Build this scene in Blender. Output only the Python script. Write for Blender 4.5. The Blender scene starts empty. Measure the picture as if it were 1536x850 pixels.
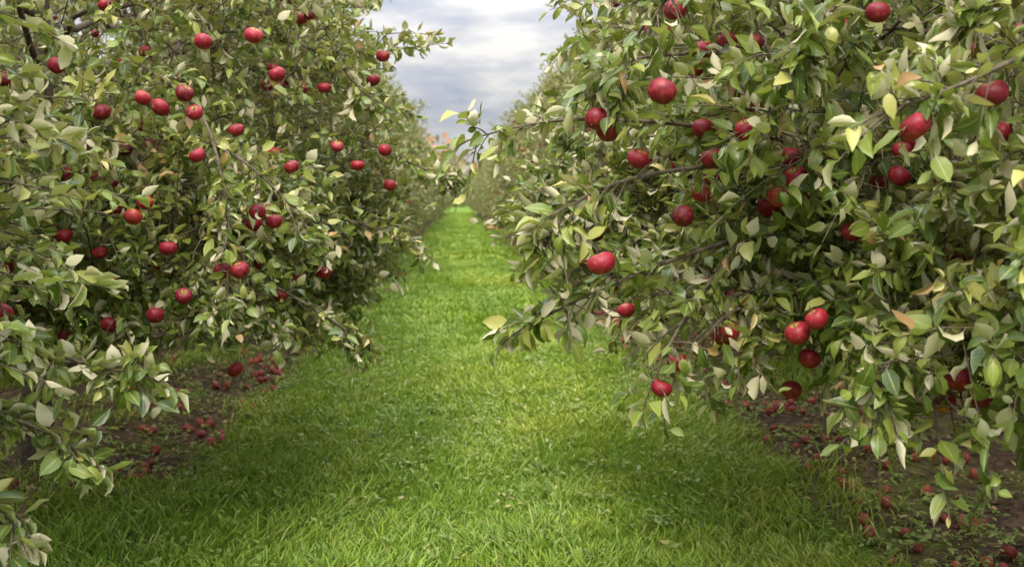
import bpy, math, numpy as np
from mathutils import Vector
rng = np.random.default_rng(7)
S = bpy.context.scene
S.view_settings.view_transform = 'Standard'
S.view_settings.look = 'None'
S.view_settings.exposure = 0
COL = S.collection

# ------------------------------------------------------------------ helpers
def norm(v):
    return v / (np.linalg.norm(v, axis=-1, keepdims=True) + 1e-9)

def build_mesh(name, verts, quads=None, tris=None, mats=(), attrs=None, qmat=None, smooth=True):
    me = bpy.data.meshes.new(name)
    verts = np.asarray(verts, np.float32)
    me.vertices.add(len(verts))
    me.vertices.foreach_set('co', verts.ravel())
    q = np.zeros((0, 4), np.int32) if quads is None else np.asarray(quads, np.int32)
    t = np.zeros((0, 3), np.int32) if tris is None else np.asarray(tris, np.int32)
    nl = q.size + t.size
    me.loops.add(nl)
    me.loops.foreach_set('vertex_index', np.concatenate([q.ravel(), t.ravel()]))
    me.polygons.add(len(q) + len(t))
    ls = np.concatenate([np.arange(len(q)) * 4, q.size + np.arange(len(t)) * 3]).astype(np.int32)
    me.polygons.foreach_set('loop_start', ls)
    for m in mats:
        me.materials.append(m)
    if qmat is not None:
        me.polygons.foreach_set('material_index', np.asarray(qmat, np.int32))
    me.update(calc_edges=True)
    if smooth:
        me.polygons.foreach_set('use_smooth', np.ones(len(q) + len(t), bool))
    for k, a in (attrs or {}).items():
        a = np.asarray(a, np.float32)
        if a.ndim == 1:
            at = me.attributes.new(k, 'FLOAT', 'POINT'); at.data.foreach_set('value', a)
        else:
            at = me.attributes.new(k, 'FLOAT_VECTOR', 'POINT'); at.data.foreach_set('vector', a.ravel())
    me.validate()
    return me

def obj(name, me, parent=None, loc=(0, 0, 0)):
    o = bpy.data.objects.new(name, me)
    COL.objects.link(o)
    o.location = loc
    if parent: o.parent = parent
    return o

# leaves : P base, D dir, N normal, L length, W half width, fold, curl
HI = (np.array([0, .17, .30, .50, .75, 1.0]), np.array([.04, .045, .72, 1.0, .72, .02]))
LO = (np.array([0.05, .35, .70, 1.0]), np.array([.06, .92, .80, .03]))
def leaf_geo(P, D, N, L, W, fold, curl, rnd, prof=HI):
    s, w = prof
    n, m = len(P), len(s)
    D = norm(D); N = norm(N - D * np.sum(N * D, 1, keepdims=True)); Sd = np.cross(D, N)
    c = curl[:, None] + 1e-4
    a = L[:, None] * np.sin(c * s) / c
    b = -L[:, None] * (1 - np.cos(c * s)) / c
    cen = P[:, None] + a[..., None] * D[:, None] + b[..., None] * N[:, None]
    hw = W[:, None] * w[None]
    wob = rng.normal(0, .2, (n, m, 2)) * hw[..., None]
    cf, sf = np.cos(fold)[:, None], np.sin(fold)[:, None]
    nb = norm(N[:, None] * np.cos(c * s)[..., None] + D[:, None] * np.sin(c * s)[..., None])
    V = np.empty((n, m, 3, 3))
    V[:, :, 1] = cen
    V[:, :, 0] = cen - Sd[:, None] * (hw * cf)[..., None] + nb * (hw * sf + wob[..., 0])[..., None]
    V[:, :, 2] = cen + Sd[:, None] * (hw * cf)[..., None] + nb * (hw * sf + wob[..., 1])[..., None]
    V = V.reshape(-1, 3)
    base = []
    for r in range(m - 1):
        for k in range(2):
            base.append([r * 3 + k, r * 3 + k + 1, (r + 1) * 3 + k + 1, (r + 1) * 3 + k])
    base = np.array(base)
    Q = (np.arange(n)[:, None, None] * (m * 3) + base[None]).reshape(-1, 4)
    R = np.repeat(rnd, m * 3)
    lv = np.empty((n, m, 3, 3))
    lv[..., 0] = np.array([0, .5, 1])[None, None, :]
    lv[..., 1] = s[None, :, None]
    lv[..., 2] = rnd[:, None, None]
    return V, Q, R, lv.reshape(-1, 3)

def tubes(PL, R, sides=5):
    PL = np.asarray(PL, float); R = np.asarray(R, float)
    n, m, _ = PL.shape
    T = norm(np.gradient(PL, axis=1))
    mean = norm(PL[:, -1] - PL[:, 0])
    ref = np.where(np.abs(mean[:, 2:3]) > .8, np.array([[1., 0, 0]]), np.array([[0, 0, 1.]]))
    U = norm(np.cross(T, ref[:, None])); Vv = np.cross(T, U)
    an = np.arange(sides) / sides * 2 * np.pi
    P = PL[:, :, None] + R[:, :, None, None] * (np.cos(an)[None, None, :, None] * U[:, :, None] + np.sin(an)[None, None, :, None] * Vv[:, :, None])
    b = []
    for r in range(m - 1):
        for k in range(sides):
            k2 = (k + 1) % sides
            b.append([r * sides + k, r * sides + k2, (r + 1) * sides + k2, (r + 1) * sides + k])
    Q = (np.arange(n)[:, None, None] * (m * sides) + np.array(b)[None]).reshape(-1, 4)
    return P.reshape(-1, 3), Q

def merge(parts):
    V, Q, off = [], [], 0
    for v, q in parts:
        V.append(v); Q.append(q + off); off += len(v)
    return np.concatenate(V), np.concatenate(Q)

def catmull(pts, m):
    pts = np.asarray(pts, float)
    p = np.vstack([2 * pts[0] - pts[1], pts, 2 * pts[-1] - pts[-2]])
    out = []
    for t in np.linspace(0, len(pts) - 1 - 1e-6, m):
        i = int(t); f = t - i
        a, b, c, d = p[i:i + 4]
        out.append(.5 * (2 * b + (c - a) * f + (2 * a - 5 * b + 4 * c - d) * f * f + (3 * b - a - 3 * c + d) * f ** 3))
    return np.array(out)

def apples_geo(C, Rad, tilt, rnd, nphi=20, nth=13, stem=True):
    th = np.linspace(0.02, np.pi - .02, nth); ph = np.arange(nphi) / nphi * 2 * np.pi
    z = np.cos(th) * .9 - .34 * np.exp(-(th / .36) ** 2) + .17 * np.exp(-((np.pi - th) / .33) ** 2)
    r = np.sin(th) * (1 + .07 * np.cos(th))
    rr = r[:, None] * (1 + .025 * np.cos(5 * ph)[None] * (th[:, None] / np.pi))
    X = np.stack([rr * np.cos(ph), rr * np.sin(ph), np.repeat(z[:, None], nphi, 1)], -1).reshape(-1, 3)
    b = []
    for i in range(nth - 1):
        for k in range(nphi):
            k2 = (k + 1) % nphi
            b.append([i * nphi + k, (i + 1) * nphi + k, (i + 1) * nphi + k2, i * nphi + k2])
    b = np.array(b); n = len(C)
    up = norm(np.stack([rng.normal(0, 1, n) * tilt, rng.normal(0, 1, n) * tilt, np.ones(n) if np.max(tilt) < 1 else rng.normal(0, 1, n)], 1))
    ax = norm(np.cross(up, rng.normal(0, 1, (n, 3)))); ay = np.cross(up, ax)
    sq = rng.uniform(.86, 1.06, n)
    V = C[:, None] + Rad[:, None, None] * (X[None, :, 0:1] * ax[:, None] + X[None, :, 1:2] * ay[:, None] + sq[:, None, None] * X[None, :, 2:3] * up[:, None])
    Q = (np.arange(n)[:, None, None] * len(X) + b[None]).reshape(-1, 4)
    loc = np.repeat(X[None], n, 0) + (rnd * 37.)[:, None, None]
    V = V.reshape(-1, 3); loc = loc.reshape(-1, 3)
    R = np.repeat(rnd, len(X)); pole = np.tile(np.repeat(z * 0 + th / np.pi, nphi), n)
    qm = np.zeros(len(Q), int)
    if stem:
        s0 = C + up * (Rad * .5)[:, None]
        s1 = C + up * (Rad * .95)[:, None]
        s2 = C + up * (Rad * 1.35)[:, None] + rng.normal(0, .003, (n, 3))
        tv, tq = tubes(np.stack([s0, s1, s2], 1), np.tile([.0016, .0014, .0022], (n, 1)), 5)
        Q = np.concatenate([Q, tq + len(V)]); V = np.concatenate([V, tv])
        qm = np.concatenate([qm, np.ones(len(tq), int)])
        loc = np.concatenate([loc, np.zeros((len(tv), 3))]); R = np.concatenate([R, np.zeros(len(tv))])
        pole = np.concatenate([pole, np.zeros(len(tv))])
    return V, Q, R, loc, pole, qm

# ------------------------------------------------------------------ materials
def mat(name):
    m = bpy.data.materials.new(name); m.use_nodes = True
    nt = m.node_tree; nt.nodes.clear()
    out = nt.nodes.new('ShaderNodeOutputMaterial')
    return m, nt, out
def N(nt, t, **k):
    n = nt.nodes.new(t)
    for a, b in k.items(): setattr(n, a, b)
    return n
def ramp(nt, fac, stops, interp='LINEAR'):
    r = N(nt, 'ShaderNodeValToRGB'); r.color_ramp.interpolation = interp
    e = r.color_ramp.elements
    while len(e) < len(stops): e.new(.5)
    for i, (p, c) in enumerate(stops):
        e[i].position = p; e[i].color = (*c, 1)
    nt.links.new(fac, r.inputs[0]); return r.outputs[0]
def mixc(nt, f, a, b, mode='MIX'):
    m = N(nt, 'ShaderNodeMix', data_type='RGBA', blend_type=mode)
    for s, v in ((m.inputs[0], f), (m.inputs[6], a), (m.inputs[7], b)):
        if isinstance(v, (int, float)): s.default_value = v
        elif isinstance(v, tuple): s.default_value = (*v, 1)
        else: nt.links.new(v, s)
    return m.outputs[2]
def math_(nt, op, a, b=0., c=None):
    m = N(nt, 'ShaderNodeMath', operation=op)
    for i, v in enumerate((a, b) if c is None else (a, b, c)):
        if isinstance(v, (int, float)): m.inputs[i].default_value = v
        else: nt.links.new(v, m.inputs[i])
    return m.outputs[0]
def noise(nt, vec, scale, detail=3, rough=.55):
    n = N(nt, 'ShaderNodeTexNoise'); n.inputs['Scale'].default_value = scale
    n.inputs['Detail'].default_value = detail; n.inputs['Roughness'].default_value = rough
    if vec is not None: nt.links.new(vec, n.inputs['Vector'])
    return n.outputs['Fac']

def leaf_material(name, stops, under, trans=.28, rough=.42, veins=True):
    m, nt, out = mat(name)
    a = N(nt, 'ShaderNodeAttribute', attribute_name='lv')
    sp = N(nt, 'ShaderNodeSeparateXYZ'); nt.links.new(a.outputs['Vector'], sp.inputs[0])
    base = ramp(nt, sp.outputs[2], stops)
    geo = N(nt, 'ShaderNodeNewGeometry')
    top = base
    if veins:
        d = math_(nt, 'ABSOLUTE', math_(nt, 'SUBTRACT', sp.outputs[0], .5))
        rib = math_(nt, 'LESS_THAN', d, .05)
        vv = math_(nt, 'SINE', math_(nt, 'MULTIPLY', math_(nt, 'SUBTRACT', sp.outputs[1], math_(nt, 'MULTIPLY', d, .45)), 62.))
        vein = math_(nt, 'POWER', math_(nt, 'MAXIMUM', vv, 0.), 4.)
        top = mixc(nt, math_(nt, 'MULTIPLY', math_(nt, 'MAXIMUM', rib, math_(nt, 'MULTIPLY', vein, .45)), .6), base, (.40, .42, .15))
    und = mixc(nt, sp.outputs[2], under, tuple(u * .6 for u in under))
    colr = mixc(nt, geo.outputs['Backfacing'], top, und)
    p = N(nt, 'ShaderNodeBsdfPrincipled')
    nt.links.new(colr, p.inputs['Base Color'])
    r = math_(nt, 'ADD', rough, math_(nt, 'MULTIPLY', geo.outputs['Backfacing'], .35))
    nt.links.new(r, p.inputs['Roughness'])
    tr = N(nt, 'ShaderNodeBsdfTranslucent')
    nt.links.new(mixc(nt, .5, base, (.42, .46, .05)), tr.inputs[0])
    mx = N(nt, 'ShaderNodeMixShader'); mx.inputs[0].default_value = trans
    nt.links.new(p.outputs[0], mx.inputs[1]); nt.links.new(tr.outputs[0], mx.inputs[2])
    nt.links.new(mx.outputs[0], out.inputs[0])
    return m

M_LEAF = leaf_material('apple_leaf', [(0, (.038, .078, .010)), (.32, (.095, .150, .020)), (.62, (.215, .270, .045)), (.88, (.42, .41, .12)), (.96, (.56, .48, .19)), (1, (.42, .24, .11))], (.66, .61, .40), rough=.37, trans=.25)
M_LEAFFAR = leaf_material('apple_leaf_row', [(0, (.055, .09, .015)), (.5, (.155, .190, .042)), (.88, (.31, .30, .09)), (1, (.40, .27, .12))], (.46, .43, .25), veins=False, trans=.25)
M_WEED = leaf_material('weed_leaf', [(0, (.10, .19, .02)), (.6, (.20, .30, .04)), (.85, (.34, .37, .09)), (1, (.42, .30, .14))], (.32, .37, .13))
M_LITTER = leaf_material('dead_leaf', [(0, (.06, .036, .02)), (.4, (.16, .10, .05)), (.75, (.30, .21, .09)), (.9, (.40, .34, .12)), (1, (.16, .21, .06))], (.30, .22, .13), trans=.08, rough=.7, veins=False)
M_PLUME = leaf_material('dry_seed_head', [(0, (.22, .12, .07)), (1, (.42, .28, .18))], (.4, .28, .18), trans=.1, rough=.7, veins=False)

def bark():
    m, nt, out = mat('apple_bark')
    g = N(nt, 'ShaderNodeTexCoord')
    n = noise(nt, g.outputs['Object'], 40, 3)
    c = ramp(nt, n, [(.3, (.05, .035, .022)), (.55, (.12, .09, .06)), (.75, (.22, .18, .125))])
    p = N(nt, 'ShaderNodeBsdfPrincipled'); p.inputs['Roughness'].default_value = .85
    nt.links.new(c, p.inputs['Base Color'])
    nt.links.new(p.outputs[0], out.inputs[0]); return m
M_BARK = bark()

def apple_mat(name='apple_skin', dull=0.):
    m, nt, out = mat(name)
    loc = N(nt, 'ShaderNodeAttribute', attribute_name='loc')
    r = N(nt, 'ShaderNodeAttribute', attribute_name='rnd').outputs['Fac']
    pole = N(nt, 'ShaderNodeAttribute', attribute_name='pole').outputs['Fac']
    big = noise(nt, loc.outputs['Vector'], .9, 1)
    mp = N(nt, 'ShaderNodeMapping'); mp.inputs['Scale'].default_value = (9, 9, 1.2)
    nt.links.new(loc.outputs['Vector'], mp.inputs[0])
    streak = noise(nt, mp.outputs[0], 1.6, 3, .65)
    red = ramp(nt, r, [(0, (.13, .002, .012)), (.5, (.28, .005, .022)), (.9, (.38, .010, .030)), (1, (.44, .04, .035))])
    red = mixc(nt, ramp(nt, streak, [(.38, (0,) * 3), (.66, (.85,) * 3)]), red, (.10, .001, .009))
    pale = ramp(nt, noise(nt, loc.outputs['Vector'], 2.1, 2), [(.50, (0,) * 3), (.75, (.5,) * 3)])
    red = mixc(nt, pale, red, (.52, .07, .06))
    yel = math_(nt, 'MULTIPLY', ramp(nt, math_(nt, 'ADD', big, math_(nt, 'MULTIPLY', math_(nt, 'POWER', r, 8.), .25)), [(.70, (0,) * 3), (.92, (1,) * 3)]), .7)
    c = mixc(nt, yel, red, (.50, .28, .06))
    c = mixc(nt, ramp(nt, pole, [(.05, (1,) * 3), (.15, (0,) * 3)]), c, (.34, .24, .05))
    vor = N(nt, 'ShaderNodeTexVoronoi'); vor.inputs['Scale'].default_value = 11
    nt.links.new(loc.outputs['Vector'], vor.inputs['Vector'])
    dots = ramp(nt, vor.outputs['Distance'], [(.07, (1,) * 3), (.12, (0,) * 3)])
    c = mixc(nt, math_(nt, 'MULTIPLY', dots, .35), c, (.6, .3, .2))
    if dull: c = mixc(nt, dull, c, (.34, .13, .09))
    p = N(nt, 'ShaderNodeBsdfPrincipled'); nt.links.new(c, p.inputs['Base Color'])
    nt.links.new(math_(nt, 'ADD', .38 + dull * .3, math_(nt, 'MULTIPLY', streak, .28)), p.inputs['Roughness'])
    p.inputs['Specular IOR Level'].default_value = .45
    nt.links.new(p.outputs[0], out.inputs[0]); return m
M_APPLE = apple_mat(); M_WIND = apple_mat('windfall_skin', .28)

def grass_mat():
    m, nt, out = mat('grass_blade')
    r = N(nt, 'ShaderNodeAttribute', attribute_name='rnd').outputs['Fac']
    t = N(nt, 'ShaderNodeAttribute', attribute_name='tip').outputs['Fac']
    pa = N(nt, 'ShaderNodeAttribute', attribute_name='patch').outputs['Fac']
    base = ramp(nt, r, [(0, (.08, .18, .010)), (.45, (.23, .37, .024)), (.8, (.44, .54, .07)), (.93, (.60, .62, .19)), (1, (.68, .58, .32))])
    patch = ramp(nt, pa, [(.05, (.11, .24, .014)), (.5, (.26, .41, .026)), (.95, (.52, .58, .07))])
    c = mixc(nt, .5, base, patch)
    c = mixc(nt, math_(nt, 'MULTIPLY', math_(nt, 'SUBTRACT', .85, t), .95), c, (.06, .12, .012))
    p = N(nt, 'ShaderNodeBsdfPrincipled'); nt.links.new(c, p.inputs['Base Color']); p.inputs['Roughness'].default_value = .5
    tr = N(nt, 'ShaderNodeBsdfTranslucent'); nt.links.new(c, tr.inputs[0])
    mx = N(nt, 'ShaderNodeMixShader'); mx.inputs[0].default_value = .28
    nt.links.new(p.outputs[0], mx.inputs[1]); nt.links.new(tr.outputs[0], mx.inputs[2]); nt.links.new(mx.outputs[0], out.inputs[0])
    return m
M_GRASS = grass_mat()

def ground_mat():
    m, nt, out = mat('orchard_ground')
    geo = N(nt, 'ShaderNodeNewGeometry'); P = geo.outputs['Position']
    sp = N(nt, 'ShaderNodeSeparateXYZ'); nt.links.new(P, sp.inputs[0])
    n1 = noise(nt, P, 1.2, 3); n2 = noise(nt, P, 14, 5, .7); n3 = noise(nt, P, 60, 3, .7)
    dirt = ramp(nt, n2, [(.3, (.03, .02, .013)), (.5, (.085, .056, .036)), (.7, (.20, .14, .09))])
    moss = ramp(nt, n3, [(.3, (.07, .10, .018)), (.7, (.18, .21, .045))])
    mm = ramp(nt, n1, [(.50, (0,) * 3), (.64, (1,) * 3)])
    dirt = mixc(nt, math_(nt, 'MULTIPLY', mm, .6), dirt, moss)
    gr = ramp(nt, n2, [(.3, (.05, .10, .012)), (.7, (.15, .24, .025))])
    ax = math_(nt, 'ABSOLUTE', math_(nt, 'SUBTRACT', sp.outputs[0], .16))
    w = math_(nt, 'PINGPONG', ax, 3.0)
    wn = math_(nt, 'ADD', w, math_(nt, 'MULTIPLY', math_(nt, 'SUBTRACT', noise(nt, P, 2.2, 3), .5), .8))
    f = ramp(nt, math_(nt, 'MULTIPLY', wn, .1), [(.160, (1,) * 3), (.182, (0,) * 3)])
    far = math_(nt, 'GREATER_THAN', sp.outputs[1], 142.)
    f = math_(nt, 'MAXIMUM', f, far)
    c = mixc(nt, f, dirt, gr)
    p = N(nt, 'ShaderNodeBsdfPrincipled'); nt.links.new(c, p.inputs['Base Color']); p.inputs['Roughness'].default_value = .95
    p.inputs['Specular IOR Level'].default_value = .1
    b = N(nt, 'ShaderNodeBump'); b.inputs['Strength'].default_value = .9; b.inputs['Distance'].default_value = .03
    nt.links.new(math_(nt, 'ADD', n2, math_(nt, 'MULTIPLY', n3, .4)), b.inputs['Height']); nt.links.new(b.outputs[0], p.inputs['Normal'])
    nt.links.new(p.outputs[0], out.inputs[0]); return m

# ------------------------------------------------------------------ ground
def gz(x, y):
    e = np.clip((np.abs(x) - 1.5) / .8, 0, 1)
    return (.02 * np.sin(x * 1.3 + y * .7) + .015 * np.sin(y * 1.9 - x * 2.3)) + e * (.02 * np.sin(x * 5 + y * 4.1) + .015 * np.sin(7 * y - 3 * x))
xs = np.concatenate([-np.geomspace(600, 8.5, 14), np.arange(-8, 8.01, .16), np.geomspace(8.5, 600, 14)])
ys = np.concatenate([np.array([-60, -30, -10, -4]), np.arange(0, 20, .16), np.geomspace(20.2, 1500, 60)])
X, Y = np.meshgrid(xs, ys)
near = (np.abs(X) < 9) & (Y < 150)
Z = np.where(near, gz(X, Y), 0)
V = np.stack([X, Y, Z], -1).reshape(-1, 3)
nx = len(xs); i, j = np.meshgrid(np.arange(nx - 1), np.arange(len(ys) - 1))
b = (j * nx + i).ravel()
obj('ground', build_mesh('ground', V, np.stack([b, b + 1, b + nx + 1, b + nx], 1), mats=[ground_mat()]))

# ------------------------------------------------------------------ grass
_g = np.random.default_rng(3)
_W = [(_g.normal(0, 1, 2) * s, _g.uniform(0, 6.28), 1 / s ** .5) for s in (.5, .8, 1.2, 1.6, 2.2, 3, 4, 5.5, 7, 9, 12, 15) for _ in range(3)]
def nz(x, y, s=1.):
    t = 0; q = 0
    for k, ph, a in _W:
        t = t + a * np.sin((k[0] * x + k[1] * y) * s + ph); q += a * a / 2
    return t / (q ** .5) * .6
def side_lim(x, y):   # half width of the mown strip on each side
    return np.where(x < 0, 1.50 + .34 * np.clip((6.6 - y) / 1.6, 0, 1), 1.80)
def blades(x0, x1, y0, y1, dens, wid, lo, hi, edge=True):
    n = int((x1 - x0) * (y1 - y0) * dens)
    x = rng.uniform(x0, x1, n); y = rng.uniform(y0, y1, n)
    if edge:
        lim = side_lim(x, y) + .12 * nz(x * .0, y) + .12 * nz(x + 3, y, 3)
        k = (np.abs(x) < lim + rng.normal(0, .09, n))
        k &= rng.random(n) < np.clip(1.0 + .7 * nz(x, y, 2.3), .3, 1)
    else:
        k = (np.abs(x) > 1.5) & (rng.random(n) < np.clip(nz(x, y, 1.7) * 1.4 - .35, 0, 1))
    x, y = x[k], y[k]; n = len(x)
    h = rng.uniform(lo, hi, n) * (1 + .4 * nz(x, y, 1.8)) * np.where(rng.random(n) < .06, 1.6, 1)
    h *= 1 + .35 * np.clip((np.abs(x) - 1.35) / .5, 0, 1)
    w = wid * rng.uniform(.5, 1.4, n)
    az = rng.uniform(0, 2 * np.pi, n)
    lean = rng.uniform(.2, 1.2, n)
    dx = np.cos(az) * lean + .35 * nz(x, y + 50, 2.5); dy = np.sin(az) * lean + .35 * nz(x + 50, y, 2.5)
    P = np.stack([x, y, gz(x, y) - .005], 1)
    sd = norm(np.stack([np.sin(az * 3.3), np.cos(az * 3.3), 0 * az], 1)) * w[:, None] * .5
    up = np.array([0, 0, 1.])
    ln = np.stack([dx, dy, 0 * dx], 1)
    V = np.empty((n, 7, 3))
    for r, (t, ww) in enumerate(((0, .8), (.4, 1.), (.75, .7))):
        c = P + up * (h * t * (1 - .25 * t))[:, None] + ln * (h * t * t * .75)[:, None]
        V[:, 2 * r] = c - sd * ww; V[:, 2 * r + 1] = c + sd * ww
    V[:, 6] = P + up * (h * .78)[:, None] + ln * (h * .85)[:, None]
    o = np.arange(n)[:, None] * 7
    Q = np.concatenate([o + [0, 1, 3, 2], o + [2, 3, 5, 4]]); T = o + [4, 5, 6]
    pt = np.clip(.5 + .33 * nz(x, y, .8) + .2 * nz(x, y + 9, 3.5) + rng.normal(0, .08, n), 0, 1)
    return V.reshape(-1, 3), Q, T, np.repeat(rng.random(n), 7), np.tile([0, 0, .4, .4, .75, .75, 1.], n), np.repeat(pt, 7)
def join_blades(name, sets):
    V, Q, T, R, K, PT, off = [], [], [], [], [], [], 0
    for v, q, t, r, k, pt in sets:
        V.append(v); Q.append(q + off); T.append(t + off); R.append(r); K.append(k); PT.append(pt); off += len(v)
    me = build_mesh(name, np.concatenate(V), np.concatenate(Q), np.concatenate(T), [M_GRASS], {'rnd': np.concatenate(R), 'tip': np.concatenate(K), 'patch': np.concatenate(PT)})
    return obj(name, me)
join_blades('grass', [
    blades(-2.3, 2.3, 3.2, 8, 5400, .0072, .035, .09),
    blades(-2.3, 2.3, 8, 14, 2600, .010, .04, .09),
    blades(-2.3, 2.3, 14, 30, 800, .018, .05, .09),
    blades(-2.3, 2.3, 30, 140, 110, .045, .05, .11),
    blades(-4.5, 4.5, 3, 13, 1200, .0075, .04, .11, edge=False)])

# ------------------------------------------------------------------ trees
ZP = np.array([.0, .55, .85, 1.2, 1.7, 2.6, 3.3, 4.0, 4.5, 4.8])
RP = np.array([.3, .45, .80, .93, 1.0, .98, .86, .62, .35, .1])
def sway(seed):
    ph = np.random.default_rng(seed).uniform(0, 6.28, 6)
    def f(az, z):
        return 1 + .09 * np.sin(3 * az + ph[0]) + .08 * np.sin(5 * az + 2.1 * z + ph[1]) + .07 * np.sin(8 * az - 3.7 * z + ph[2]) + .05 * np.sin(6 * z + ph[3] + 2 * az)
    return f

def make_tree(seed, R0, H, ntwig, npt, prof, origin=(0, 0, 0), hero=(), apples=(), nrand=60, lsize=.075, zmin=.75, sides=4, fruit_lod=(20, 13), leafmat=None, face=0):
    global rng
    rng = np.random.default_rng(seed)
    org = np.array(origin, float)
    sw = sway(seed)
    zs = H / 4.8
    def E(az, z): return R0 * np.interp(z / zs, ZP, RP) * sw(az, z)
    tparts, nodes = [], []
    tz = np.linspace(-.05, H * .86, 10)
    tr = np.stack([.06 * np.sin(tz * 1.3 + seed), .06 * np.cos(tz * 1.7 + seed) - .06, tz], 1)
    tparts.append(tubes(tr[None], np.interp(tz, [0, .15, .6, H], [.125, .095, .08, .015])[None], 10))
    nodes.append(tr[3:])
    nl = 30; PL = []
    for k in range(nl):
        h = .55 + (H * .78 - .55) * (k / nl) ** .9
        az = k * 2.4 + rng.normal(0, .2)
        b = np.array([np.interp(h, tz, tr[:, 0]), np.interp(h, tz, tr[:, 1]), h])
        ze = min(max(h + rng.uniform(-.1, .6), .9), H * .93)
        r = E(az, ze) * .75
        e = np.array([math.cos(az) * r, math.sin(az) * r, ze])
        mid = (b + e) / 2 + [0, 0, rng.uniform(.05, .25)] + rng.normal(0, .05, 3)
        PL.append(catmull([b, mid, e], 9))
    PL = np.array(PL)
    PL[:, 1:-1] += rng.normal(0, .018, PL[:, 1:-1].shape)
    tparts.append(tubes(PL, np.tile(np.linspace(.028, .006, 9), (nl, 1)) * rng.uniform(.7, 1.2, (nl, 1)), 6))
    nodes.append(PL[:, 2:].reshape(-1, 3))
    nd = np.concatenate(nodes)
    ns = 170
    az = rng.uniform(0, 2 * np.pi, ns); z = rng.uniform(zmin + .15, H * .93, ns); r = E(az, z) * rng.uniform(.6, .85, ns)
    e = np.stack([np.cos(az) * r, np.sin(az) * r, z], 1)
    di = np.linalg.norm(nd[None] - (e * [.8, .8, 1] - [0, 0, .1])[:, None], axis=2).argmin(1)
    s = nd[di]; t = np.linspace(0, 1, 6)[None, :, None]
    SB = s[:, None] * (1 - t) + e[:, None] * t + np.array([0, 0, 1]) * (t * (1 - t)) * .25
    SB[:, 1:-1] += rng.normal(0, .015, SB[:, 1:-1].shape)
    tparts.append(tubes(SB, np.tile(np.linspace(.008, .0035, 6), (ns, 1)), 5))
    nd = np.concatenate([nd, SB[:, 1:].reshape(-1, 3)])
    n = int(ntwig * 3.4)
    az = rng.uniform(0, 2 * np.pi, n)
    z = rng.uniform(zmin, H, n)
    if face: z = np.where(rng.random(n) < .33, rng.uniform(zmin, 1.9, n), z)
    keep = rng.random(n) < np.clip(np.interp(z / zs, ZP, RP) + .05, 0, 1)
    if face:   # thinner growth on the hidden side, away from the alley
        keep &= rng.random(n) < np.clip(.66 + .55 * np.cos(az - face), .2, 1)
        keep &= rng.random(n) < np.interp(z, [2.4, 3.2], [1, .5])
    az, z = az[keep], z[keep]; n = len(az)
    fr = 1 - .5 * rng.random(n) ** 1.5
    r = E(az, z) * fr
    B = np.stack([np.cos(az) * r, np.sin(az) * r, z], 1)
    cl = np.sin(B[:, 0] * 6.1 + seed) * np.sin(B[:, 1] * 5.3 + 1) + np.sin(B[:, 2] * 6.7 + B[:, 0] * 2) * .8
    keep = rng.random(n) < np.clip(.85 + .4 * cl, .35, 1)
    hem = zmin + .14 + .12 * np.sin(3 * az + seed) + .10 * np.sin(7 * az)
    keep &= (z > hem - .15 * rng.random(n))
    B, az, z, fr = B[keep][:ntwig], az[keep][:ntwig], z[keep][:ntwig], fr[keep][:ntwig]
    n = n0 = len(B)
    out = np.stack([np.cos(az), np.sin(az), 0 * az], 1)
    up = np.interp(z / zs, [.8, 1.5, 3, 4, 4.8], [-.10, .05, .35, .9, 1.8])
    d = norm(out * .8 + np.array([0, 0, 1]) * up[:, None] + rng.normal(0, .5, (n, 3)))
    ln = rng.uniform(.12, .34, n) * np.interp(z / zs, [0, 3.6, 4.8], [1, 1.1, 1.7])
    sag = ln * rng.uniform(.0, .40, n) * np.interp(z / zs, [0, 3, 4], [1, .8, 0])
    # twigs join the nearest wood; inner ones first so later ones branch off them
    order = np.argsort(fr + rng.normal(0, .06, n)); s = np.empty((n, 3)); cur = nd
    for blk in np.array_split(order, 12):
        tgt = B[blk] - d[blk] * .08
        if len(cur) > 6000: cur = cur[-6000:]
        k = np.empty(len(blk), int)
        for c0 in range(0, len(blk), 200):
            k[c0:c0 + 200] = np.linalg.norm(cur[None] - tgt[c0:c0 + 200, None], axis=2).argmin(1)
        s[blk] = cur[k]
        cur = np.concatenate([cur, B[blk], (B[blk] + s[blk]) / 2])
    t = np.linspace(0, 1, 4)[None, :, None]
    CN = s[:, None] * (1 - t) + B[:, None] * t + np.array([0, 0, 1.]) * (t * (1 - t)) * .05
    CN[:, 1:3] += rng.normal(0, .007, CN[:, 1:3].shape)
    tparts.append(tubes(CN, np.tile(np.linspace(.0040, .0026, 4), (n, 1)), sides))
    cnt = rng.integers(int(npt * .65), int(npt * 1.35) + 1, n)
    HB, hd, hl = [], [], []
    for pts, dens in hero:
        c = catmull(np.array(pts) - org, 14)
        tparts.append(tubes(c[None], np.linspace(.009, .0026, 14)[None], 6))
        L = np.linalg.norm(np.diff(c, axis=0), axis=1).sum()
        m = int(L * 26 * dens)
        tt = np.sort(rng.random(m)) ** .85 * 12.99
        ii = tt.astype(int); f = (tt - ii)[:, None]
        p = c[ii] * (1 - f) + c[ii + 1] * f
        tg = norm(c[ii + 1] - c[ii])
        dd = norm(tg * .7 + rng.normal(0, .6, (m, 3)))
        HB.append(p); hd.append(dd); hl.append(rng.uniform(.04, .16, m))
        HB.append(c[-1:]); hd.append(tg[-1:]); hl.append(np.array([.08]))
    if HB:
        HB, hd, hl = np.concatenate(HB), np.concatenate(hd), np.concatenate(hl)
        B = np.concatenate([B, HB]); d = np.concatenate([d, hd]); ln = np.concatenate([ln, hl])
        sag = np.concatenate([sag, hl * .3]); cnt = np.concatenate([cnt, rng.integers(4, 9, len(hl))])
        n = len(B)
    t = np.linspace(0, 1, 4)[None, :, None]
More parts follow.
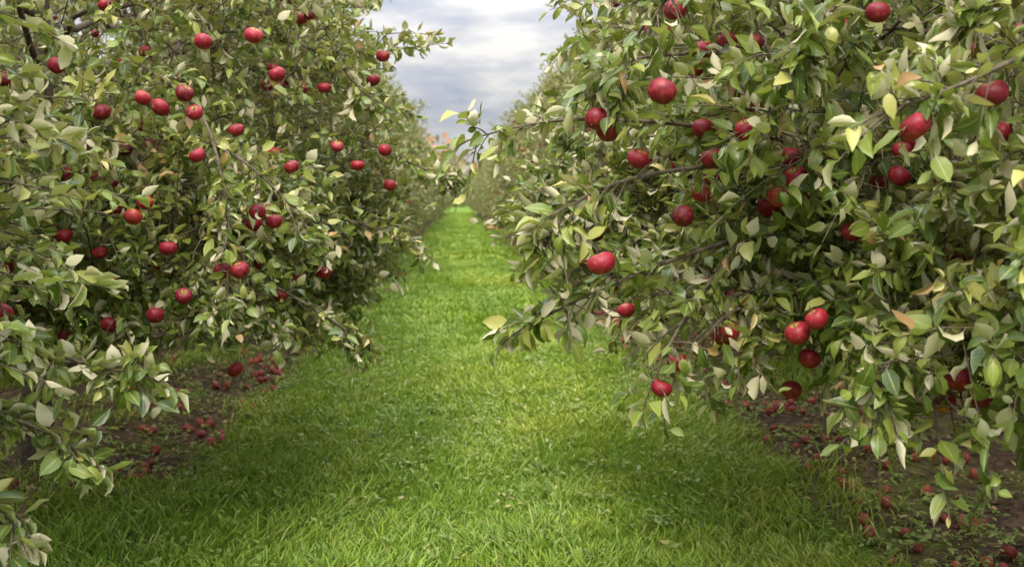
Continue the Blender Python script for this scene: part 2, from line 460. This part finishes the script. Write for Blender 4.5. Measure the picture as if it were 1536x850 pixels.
    TW = B[:, None] + d[:, None] * ln[:, None, None] * t - np.array([0, 0, 1.]) * sag[:, None, None] * t * t
    tparts.append(tubes(TW, np.tile(np.linspace(.0028, .0015, 4), (n, 1)), sides))
    idx = np.repeat(np.arange(n), cnt); m = len(idx)
    kk = np.arange(m) - np.repeat(np.cumsum(cnt) - cnt, cnt)
    t = np.clip((kk + rng.uniform(.2, 1.2, m)) / cnt[idx], 0, 1) ** .85
    p = B[idx] + d[idx] * (ln[idx] * t)[:, None] - np.array([0, 0, 1.]) * (sag[idx] * t * t)[:, None]
    tg = norm(d[idx] - np.array([0, 0, 2.]) * (sag[idx] / ln[idx] * t)[:, None])
    a1 = norm(np.cross(tg, [.13, .21, .97])); a2 = np.cross(tg, a1)
    ph = kk * 2.4 + idx * 1.7
    rad = a1 * np.cos(ph)[:, None] + a2 * np.sin(ph)[:, None]
    sp = rng.uniform(.6, 1.45, m) * (1.15 - .6 * t)
    D = norm(tg * np.cos(sp)[:, None] + rad * np.sin(sp)[:, None] + rng.normal(0, .25, (m, 3)) - [0, 0, .05])
    outl = norm(p * [1, 1, 0]); NN = np.array([0, 0, 1.]) * .85 + outl * .22 + rad * -.15 + rng.normal(0, .60, (m, 3))
    L = lsize * rng.uniform(.55, 1.3, m) * (1 - .2 * (t > .93)); W = L * rng.uniform(.19, .29, m)
    fold = rng.uniform(.05, 1.1, m); curl = rng.normal(.4, 1.1, m)
    spot = np.sin(p[:, 0] * 3.1 + seed) * np.sin(p[:, 1] * 2.7) + .8 * np.sin(p[:, 2] * 4.3 + p[:, 1] * 3)
    rn = np.clip(rng.normal(.38, .24, m) + .16 * np.sin(idx * 1.3) + .09 * spot + .10 * (t > .8), 0, 1)
    ap = [np.array(apples, float)[:, :3] - org] if len(apples) else []
    if nrand:
        q = rng.integers(0, n0, nrand * 6)
        a_ = np.arctan2(B[q, 1], B[q, 0]); rr = np.hypot(B[q, 0], B[q, 1]); EE = E(a_, B[q, 2])
        ok = (rr > EE * .78) & (B[q, 2] < H * .93)
        q, EE, rr = q[ok][:nrand], EE[ok][:nrand], rr[ok][:nrand]
        pos = B[q] * np.stack([EE / rr, EE / rr, np.ones(len(q))], 1) + rng.normal(0, .02, (len(q), 3)) - [0, 0, .04]
        pos[:, :2] *= rng.uniform(.82, .99, (len(q), 1))
        tw = rng.choice(len(pos), len(pos) // 5, replace=False)
        ap += [pos, pos[tw] + rng.normal(0, .04, (len(tw), 3))]
    AP = np.concatenate(ap); AR = rng.uniform(.029, .039, len(AP))
    AR[:len(apples)] = rng.uniform(.033, .041, len(apples))
    for _ in range(3):
        for i1 in range(len(AP)):
            dv = AP - AP[i1]; dd = np.linalg.norm(dv, axis=1); dd[i1] = 9
            j1 = dd.argmin()
            if dd[j1] < .075: AP[j1] += dv[j1] / (dd[j1] + 1e-6) * (.077 - dd[j1])
    cen = p + D * (L * .55)[:, None]
    kill = np.zeros(m, bool)
    nh = len(apples)
    for i1, a in enumerate(AP):      # fruit hangs clear of leaves on its sunny (south / outer) side
        v = cen - a
        kill |= (np.linalg.norm(v, axis=1) < .045)
        if i1 < nh or i1 % 2 == 0:
            o = norm(norm(a * [1, 1, .0]) + np.array([0, -.8, .03])); tt = v @ o
            pr = np.linalg.norm(v - tt[:, None] * o, axis=1)
            kill |= (tt > 0) & (tt < 1.2) & (pr < (.060 if i1 < nh else .042)) & (rng.random(m) < .86)
    g = ~kill
    V, Q, Rr, lv = leaf_geo(p[g], D[g], NN[g], L[g], W[g], fold[g], curl[g], rn[g], prof)
    leaf = build_mesh('foliage', V, Q, mats=[leafmat or M_LEAF], attrs={'lv': lv})
    tv, tq = merge(tparts)
    wood = build_mesh('wood', tv, tq, mats=[M_BARK])
    V, Q, Rr, loc, pole, qm = apples_geo(AP, AR, .45, rng.random(len(AP)), *fruit_lod)
    fr_ = build_mesh('fruit', V, Q, mats=[M_APPLE, M_BARK], attrs={'rnd': Rr, 'loc': loc, 'pole': pole}, qmat=qm)
    print('tree', seed, 'twigs', n0, 'leaves', g.sum(), 'apples', len(AP))
    return leaf, wood, fr_

def place(parts, loc, rot=0, sc=1.0, name='apple_tree'):
    e = bpy.data.objects.new(name, None); COL.objects.link(e); e.empty_display_size = .5
    e.location = loc; e.rotation_euler = (0, 0, rot)
    e.scale = sc if isinstance(sc, tuple) else (sc,) * 3
    for n_, me in zip(('foliage', 'trunk_and_branches', 'apples'), parts):
        obj(n_, me, e)

RA = [(1.06,2.6,1.77),(.39,3.05,1.43),(.55,3.05,1.89),(.60,3.4,2.10),(.67,3.5,2.18),(1.15,3.1,2.11),(1.31,2.75,1.86),(1.03,3.2,1.26),(1.0,3.28,1.21),
 (1.23,3.5,1.50),(.87,3.4,1.81),(1.0,3.5,1.61),(.62,3.4,1.03),(.40,3.25,1.83),(.44,3.33,1.80),(.79,3.5,1.73),(.91,3.5,1.90),(.91,3.5,2.08),(.77,3.7,2.03),
 (.58,3.6,1.73),(.78,3.6,1.62),(.70,3.5,1.55),(1.36,3.6,1.66),(.87,3.6,1.18),(.75,3.8,1.05),(1.20,3.8,1.06),(1.5,3.4,.98),(1.27,3.8,2.02),(1.26,3.7,2.16),
 (1.46,3.6,1.78),(1.7,3.5,1.81),(1.8,3.4,1.9),(.86,3.8,1.68),(1.0,3.9,1.69),(.85,3.8,1.31),(.9,3.8,1.14),(1.2,4.0,.92),(.63,4.2,1.19),(1.3,3.0,2.3)]
LA = [(-1.29,4.8,2.02),(-1.22,4.8,1.98),(-1.05,4.7,1.78),(-.70,4.9,1.74),(-.83,4.8,1.55),(-.77,4.85,1.51),(-.87,4.6,1.32),(-.96,4.7,1.31),(-1.08,4.8,1.96),
 (-1.04,4.8,2.25),(-.85,4.9,2.29),(-.80,5.2,2.16),(-.66,5.8,2.16),(-.43,6.0,2.22),(-.36,5.8,1.85),(-1.12,4.8,2.04),(-1.29,4.8,1.59),(-1.34,4.8,1.53),
 (-.65,5.6,1.25),(-.76,5.5,1.22),(-.83,5.4,1.15),(-.93,5.3,1.15),(-.58,5.6,1.86),(-.49,5.7,1.77),(-.36,6.2,1.68),(-1.58,4.9,1.83),(-1.51,4.9,1.38),
 (-1.48,4.9,1.07),(-1.26,4.8,1.12),(-1.14,4.8,1.2),(-1.44,4.8,1.26),(-1.66,4.9,1.45),(-1.88,4.9,1.42),(-1.65,4.9,1.71),(-1.67,4.9,2.16),(-1.89,4.9,2.1),
 (-1.46,4.8,1.96),(-1.05,5.4,.80),(-1.2,4.8,1.4),(-.95,5,1.9)]
tR1 = (2.65, 4.75, 0)
tL2 = (-2.45, 6.9, 0)
tL1 = (-3.05, 3.2, 0)
heroR = [([(1.4,4.0,1.75),(.9,3.75,1.83),(.45,3.55,1.85),(.22,3.5,1.83),(.06,3.5,1.79)], .5),
 ([(1.3,4.0,1.55),(.75,3.6,1.43),(.42,3.45,1.32),(.19,3.4,1.21)], 1.0),
 ([(1.2,4.0,1.6),(.82,3.6,1.35),(.66,3.45,1.17),(.59,3.4,1.04)], 1.3),
 ([(1.2,3.9,1.75),(.6,3.4,1.68),(.36,3.3,1.60),(.27,3.3,1.50)], 1.5),
 ([(1.9,3.8,1.6),(1.45,3.3,1.35),(1.2,3.05,1.18),(1.14,3.0,1.06)], 1.2),
 ([(1.8,3.2,2.1),(1.4,2.75,1.96),(1.15,2.6,1.86),(.98,2.6,1.80)], 1.1),
 ([(1.9,3.2,1.8),(1.5,2.7,1.7),(1.35,2.55,1.5)], 1.1),
 ([(1.9,3.2,2.3),(1.5,2.8,2.2),(1.25,2.7,2.05)], 1.4),
 ([(1.3,3.9,2.1),(.8,3.5,2.05),(.5,3.3,2.0),(.42,3.25,1.9)], 1.5),
 ([(1.4,3.8,2.5),(.9,3.4,2.4),(.62,3.2,2.2),(.5,3.2,2.05)], 1.6),
 ([(1.8,3.8,2.4),(1.3,3.3,2.25),(1.0,3.15,2.1),(.9,3.1,1.98)], 1.6),
 ([(1.6,3.9,2.2),(1.2,3.5,2.1),(.95,3.3,1.95)], 1.6),
 ([(1.3,3.9,1.3),(.9,3.6,1.25),(.75,3.5,1.15)], 1.3),
 ([(1.5,4.0,1.5),(1.0,3.7,1.3),(.62,3.6,1.30)], 1.5),
 ([(1.5,4.1,1.3),(1.1,3.7,1.18),(.9,3.6,1.08)], 1.5)]
heroL2 = [([(-1.3,6.7,2.1),(-.6,6.4,1.95),(-.2,6.3,1.78),(.02,6.3,1.69)], 1.2),
 ([(-1.5,5.6,1.5),(-.9,5.2,1.25),(-.6,5.05,1.10),(-.42,5.0,.98)], 1.3),
 ([(-1.2,6.3,1.6),(-.6,6.05,1.5),(-.24,6.0,1.38)], 1.3),
 ([(-1.4,5.2,2.2),(-1.05,4.8,1.95),(-.92,4.65,1.5),(-.93,4.6,1.10)], 1.4),
 ([(-1.4,5.3,1.9),(-.95,4.8,1.8),(-.7,4.7,1.6),(-.58,4.7,1.42)], 1.5),
 ([(-1.2,5.4,1.4),(-.9,5.0,1.25),(-.8,4.9,1.05)], 1.5),
 ([(-1.5,5.4,1.4),(-1.2,5.0,1.25),(-1.1,4.9,1.05)], 1.6),
 ([(-1.8,5.4,1.4),(-1.5,5.0,1.25),(-1.4,4.9,1.05)], 1.6),
 ([(-1.2,6.2,2.5),(-.7,5.9,2.35),(-.42,5.8,2.1)], 1.3)]
heroL1 = [([(-2.0,3.6,1.4),(-1.45,3.55,1.2),(-1.12,3.5,1.10),(-.94,3.5,1.06)], 1.5),
 ([(-2.0,3.5,1.2),(-1.5,3.4,1.02),(-1.25,3.4,.93),(-1.13,3.4,.86)], 1.5),
 ([(-2.0,3.4,1.0),(-1.6,3.3,.86),(-1.38,3.3,.75),(-1.28,3.3,.67)], 1.6),
 ([(-2.1,3.5,1.7),(-1.6,3.6,1.6),(-1.32,3.6,1.45)], 1.4)]

place(make_tree(11, 2.1, 4.7, 4000, 15, HI, tR1, heroR, RA, nrand=150, lsize=.084, zmin=.98, face=math.radians(215)), tR1)
place(make_tree(23, 2.0, 4.6, 4600, 15, HI, tL2, heroL2, LA, nrand=260, lsize=.080, zmin=.96, face=math.radians(-40)), tL2)
place(make_tree(35, 1.58, 4.4, 2200, 15, HI, tL1, heroL1, [(-1.6,3.9,1.04),(-1.55,3.7,1.5),(-1.42,3.6,1.25)], nrand=80, lsize=.082, zmin=.66, face=math.radians(-10)), tL1)
var = [make_tree(50 + k, 2.0, (4.8, 4.5, 5.0)[k], 2100, 11, LO, nrand=240, lsize=.100, zmin=.68, sides=3, fruit_lod=(10, 8), leafmat=M_LEAFFAR) for k in range(3)]
rng = np.random.default_rng(99)
def row(x, y0, n, step=3.5, sc=1.0):
    for k in range(n):
        s = sc * rng.uniform(.92, 1.06)
        place(var[rng.integers(0, 3)], (x + rng.normal(0, .12), y0 + k * step + rng.normal(0, .15), 0), rng.uniform(0, 6.28), (s, s, s * rng.uniform(.95, 1.08)))
row(3.3, 8.1, 37, sc=.98)
row(-2.95, 10.5, 37, sc=1.0)
row(8.6, 3, 12); row(-8.6, 3, 12)
for k in range(9):    # headland trees that close the alley
    place(var[k % 3], (-13 + k * 3.2, 158 + rng.normal(0, 1.5), 0), rng.uniform(0, 6.28), rng.uniform(.85, 1.15))

# ------------------------------------------------------------------ fallen fruit, litter, weeds
n = 430
x = np.where(rng.random(n) < .45, -1., 1.); y = 4.3 + 15 * rng.random(n) ** 1.2
x = x * (side_lim(x, y) + .06 + rng.uniform(0, 1.7, n) * rng.uniform(.3, 1, n))
cx = rng.choice(len(x), 120); sel = rng.choice(n, 120, replace=False)
x[sel] = x[cx] + rng.normal(0, .16, 120); y[sel] = y[cx] + rng.normal(0, .22, 120)
lo_ = side_lim(x, y)
x = np.where(np.abs(x) <= lo_, np.sign(x) * (lo_ + rng.uniform(0, .8, n)), x)
rad = rng.uniform(.025, .037, n)
C = np.stack([x, y, gz(x, y) + rad * .85], 1)
for _ in range(4):
    for i1 in range(n):
        dv = C - C[i1]; dd = np.linalg.norm(dv, axis=1); dd[i1] = 9; j1 = dd.argmin()
        if dd[j1] < .07: C[j1, :2] += dv[j1, :2] / (dd[j1] + 1e-6) * (.072 - dd[j1])
V, Q, Rr, loc, pole, qm = apples_geo(C, rad, np.full(n, 1.5), np.clip(rng.random(n) * .6 + .4, 0, 1), 16, 11)
obj('fallen_apples', build_mesh('fallen_apples', V, Q, mats=[M_WIND, M_BARK], attrs={'rnd': Rr, 'loc': loc, 'pole': pole}, qmat=qm))

n = 12000
x = np.sign(rng.random(n) - .5) * rng.uniform(1.45, 4.6, n); y = rng.uniform(3.2, 20, n)
k = (np.abs(x) > side_lim(x, y) - .05) | (rng.random(n) < .1); x, y = x[k], y[k]; n = len(x)
D = norm(np.stack([rng.normal(0, 1, n), rng.normal(0, 1, n), rng.normal(0, .15, n)], 1))
V, Q, Rr, lv = leaf_geo(np.stack([x, y, gz(x, y) + .012], 1), D, np.array([0, 0, 1.]) + rng.normal(0, .3, (n, 3)), rng.uniform(.03, .075, n), rng.uniform(.008, .018, n), rng.uniform(0, .7, n), rng.normal(0, .9, n), rng.random(n), LO)
obj('leaf_litter', build_mesh('leaf_litter', V, Q, mats=[M_LITTER], attrs={'lv': lv}))

nw = 1800
x = np.concatenate([rng.uniform(-1.6, 1.8, 800), np.sign(rng.random(1000) - .5) * np.abs(rng.normal(2.1, .45, 1000))]); y = rng.uniform(4, 13, nw)
cnt = rng.integers(5, 12, nw); idx = np.repeat(np.arange(nw), cnt); m = len(idx); az = rng.uniform(0, 6.28, m)
tall = np.where(np.abs(x) > 1.75, rng.uniform(.04, .20, nw) * (rng.random(nw) < .45) + .04, .055)
hgt = rng.uniform(.01, 1, m) * tall[idx]
P = np.stack([x[idx] + rng.normal(0, .022, m), y[idx] + rng.normal(0, .022, m), gz(x[idx], y[idx]) + hgt], 1)
D = norm(np.stack([np.cos(az), np.sin(az), rng.uniform(.1, 1.0, m)], 1))
V, Q, Rr, lv = leaf_geo(P, D, np.array([0, 0, 1.]) + rng.normal(0, .2, (m, 3)), rng.uniform(.03, .07, m), rng.uniform(.006, .014, m), rng.uniform(.1, .5, m), rng.uniform(.2, 1.2, m), rng.random(m) * .95, HI)
obj('broadleaf_weeds', build_mesh('broadleaf_weeds', V, Q, mats=[M_WEED], attrs={'lv': lv}))

def tall_weed(name, cx, cy, h, stems, headmat, head):
    st, LP, LD, LL = [], [], [], []
    for _ in range(stems):
        b = np.array([cx + rng.normal(0, .04), cy + rng.normal(0, .04), 0]); b[2] = gz(b[0], b[1]) - .01
        tip = b + [rng.normal(0, .10), rng.normal(0, .10), h * rng.uniform(.75, 1.1)]
        c = catmull([b, (b + tip) / 2 + rng.normal(0, .012, 3), tip], 10); st.append(c)
        for _k in range(70 if head else 16):
            u = rng.uniform(.6, 1) if head else rng.uniform(.15, 1)
            LP.append(c[min(9, int(u * 9.9))] + rng.normal(0, .006, 3)); LD.append(norm(np.array([rng.normal(), rng.normal(), 1.3])))
            LL.append(rng.uniform(.015, .035) if head else rng.uniform(.03, .06))
    tv, tq = tubes(np.array(st), np.tile(np.linspace(.0028, .0012, 10), (stems, 1)), 5)
    LP, LD, LL = np.array(LP), np.array(LD), np.array(LL); m = len(LP)
    V, Q, _r, lv = leaf_geo(LP, LD, rng.normal(0, 1, (m, 3)), LL, LL * .2, rng.uniform(.1, .5, m), rng.uniform(.1, .9, m), rng.random(m) * .9, LO)
    me = build_mesh(name, np.concatenate([V, tv]), np.concatenate([Q, tq + len(V)]), mats=[headmat], attrs={'lv': np.concatenate([lv, np.tile([.2, .5, .6], (len(tv), 1))])})
    obj(name, me)
tall_weed('dry_grass_plume', -1.93, 4.75, .34, 7, M_PLUME, True)
tall_weed('tall_weed', 2.16, 5.4, .42, 4, M_WEED, False)
tall_weed('tall_weed', 2.42, 5.2, .30, 5, M_WEED, False)

# ------------------------------------------------------------------ distant woods
n = 22000
tx = rng.uniform(-320, 320, 210); ty = rng.uniform(240, 300, 210); th = rng.uniform(11, 17, 210)
k = rng.integers(0, 210, n)
u = norm(rng.normal(0, 1, (n, 3))) * (rng.random((n, 1)) ** .4)
P = np.stack([tx[k] + u[:, 0] * th[k] * .45, ty[k] + u[:, 1] * 5, th[k] * .52 + u[:, 2] * th[k] * .5], 1)
V, Q, Rr, lv = leaf_geo(P, norm(rng.normal(0, 1, (n, 3))), rng.normal(0, 1, (n, 3)) + [0, 0, .6], rng.uniform(1., 2.2, n), rng.uniform(.5, .9, n), rng.uniform(0, .6, n), rng.normal(0, .6, n), np.clip(rng.random(210)[k] * .8 + rng.random(n) * .2, 0, 1), LO)
M_WOOD = leaf_material('autumn_leaf', [(0, (.07, .09, .04)), (.35, (.15, .13, .05)), (.6, (.32, .17, .08)), (.85, (.40, .18, .09)), (1, (.24, .12, .06))], (.24, .16, .09), trans=.2, rough=.8, veins=False)
obj('distant_woods', build_mesh('distant_woods', V, Q, mats=[M_WOOD], attrs={'lv': lv}))

# ------------------------------------------------------------------ sky + sun
SUN_EL, SUN_AZ = math.radians(50), math.radians(194)   # azimuth clockwise from +Y
w = bpy.data.worlds.new('World'); S.world = w; w.use_nodes = True
nt = w.node_tree; nt.nodes.clear()
out = N(nt, 'ShaderNodeOutputWorld'); bg = N(nt, 'ShaderNodeBackground'); bg.inputs[1].default_value = .1
sky = N(nt, 'ShaderNodeTexSky', sky_type='NISHITA'); sky.sun_disc = False; sky.sun_elevation = SUN_EL; sky.sun_rotation = SUN_AZ
tc = N(nt, 'ShaderNodeTexCoord'); sp = N(nt, 'ShaderNodeSeparateXYZ'); nt.links.new(tc.outputs['Generated'], sp.inputs[0])
mp = N(nt, 'ShaderNodeMapping'); mp.inputs['Scale'].default_value = (3.0, 3.0, 12); mp.inputs['Location'].default_value = (.4, 0, .35)
nt.links.new(tc.outputs['Generated'], mp.inputs[0])
cn = noise(nt, mp.outputs[0], 2.2, 5, .6)
cloud = ramp(nt, cn, [(.38, (.42, .46, .57)), (.49, (.58, .59, .63)), (.62, (.84, .82, .79))])
zz = math_(nt, 'MAXIMUM', sp.outputs[2], 0.)
lum = math_(nt, 'MULTIPLY', math_(nt, 'ADD', 1., math_(nt, 'MULTIPLY', math_(nt, 'POWER', zz, 1.4), 9.5)), 8.0)
vm = N(nt, 'ShaderNodeVectorMath', operation='SCALE'); nt.links.new(cloud, vm.inputs[0]); nt.links.new(lum, vm.inputs['Scale'])
nt.links.new(mixc(nt, .94, sky.outputs[0], vm.outputs[0]), bg.inputs[0]); nt.links.new(bg.outputs[0], out.inputs[0])
sl = bpy.data.lights.new('sun', 'SUN'); sl.energy = 3.8; sl.angle = math.radians(22); sl.color = (1, .90, .74)
so = bpy.data.objects.new('sun', sl); COL.objects.link(so)
dv = Vector((math.sin(SUN_AZ) * math.cos(SUN_EL), math.cos(SUN_AZ) * math.cos(SUN_EL), math.sin(SUN_EL)))
so.rotation_euler = dv.to_track_quat('Z', 'Y').to_euler(); so.location = (-5, -5, 20)

# ------------------------------------------------------------------ camera
cam = bpy.data.cameras.new('camera'); cam.lens = 40; cam.sensor_width = 36; cam.clip_end = 3000; cam.clip_start = .05
cam.dof.use_dof = True; cam.dof.focus_distance = 4.0; cam.dof.aperture_fstop = 3.8
co = bpy.data.objects.new('camera', cam); COL.objects.link(co); co.location = (0, 0, 1.6)
co.rotation_euler = (math.radians(90 - 4.19), 0, math.radians(-2.78))
S.camera = co
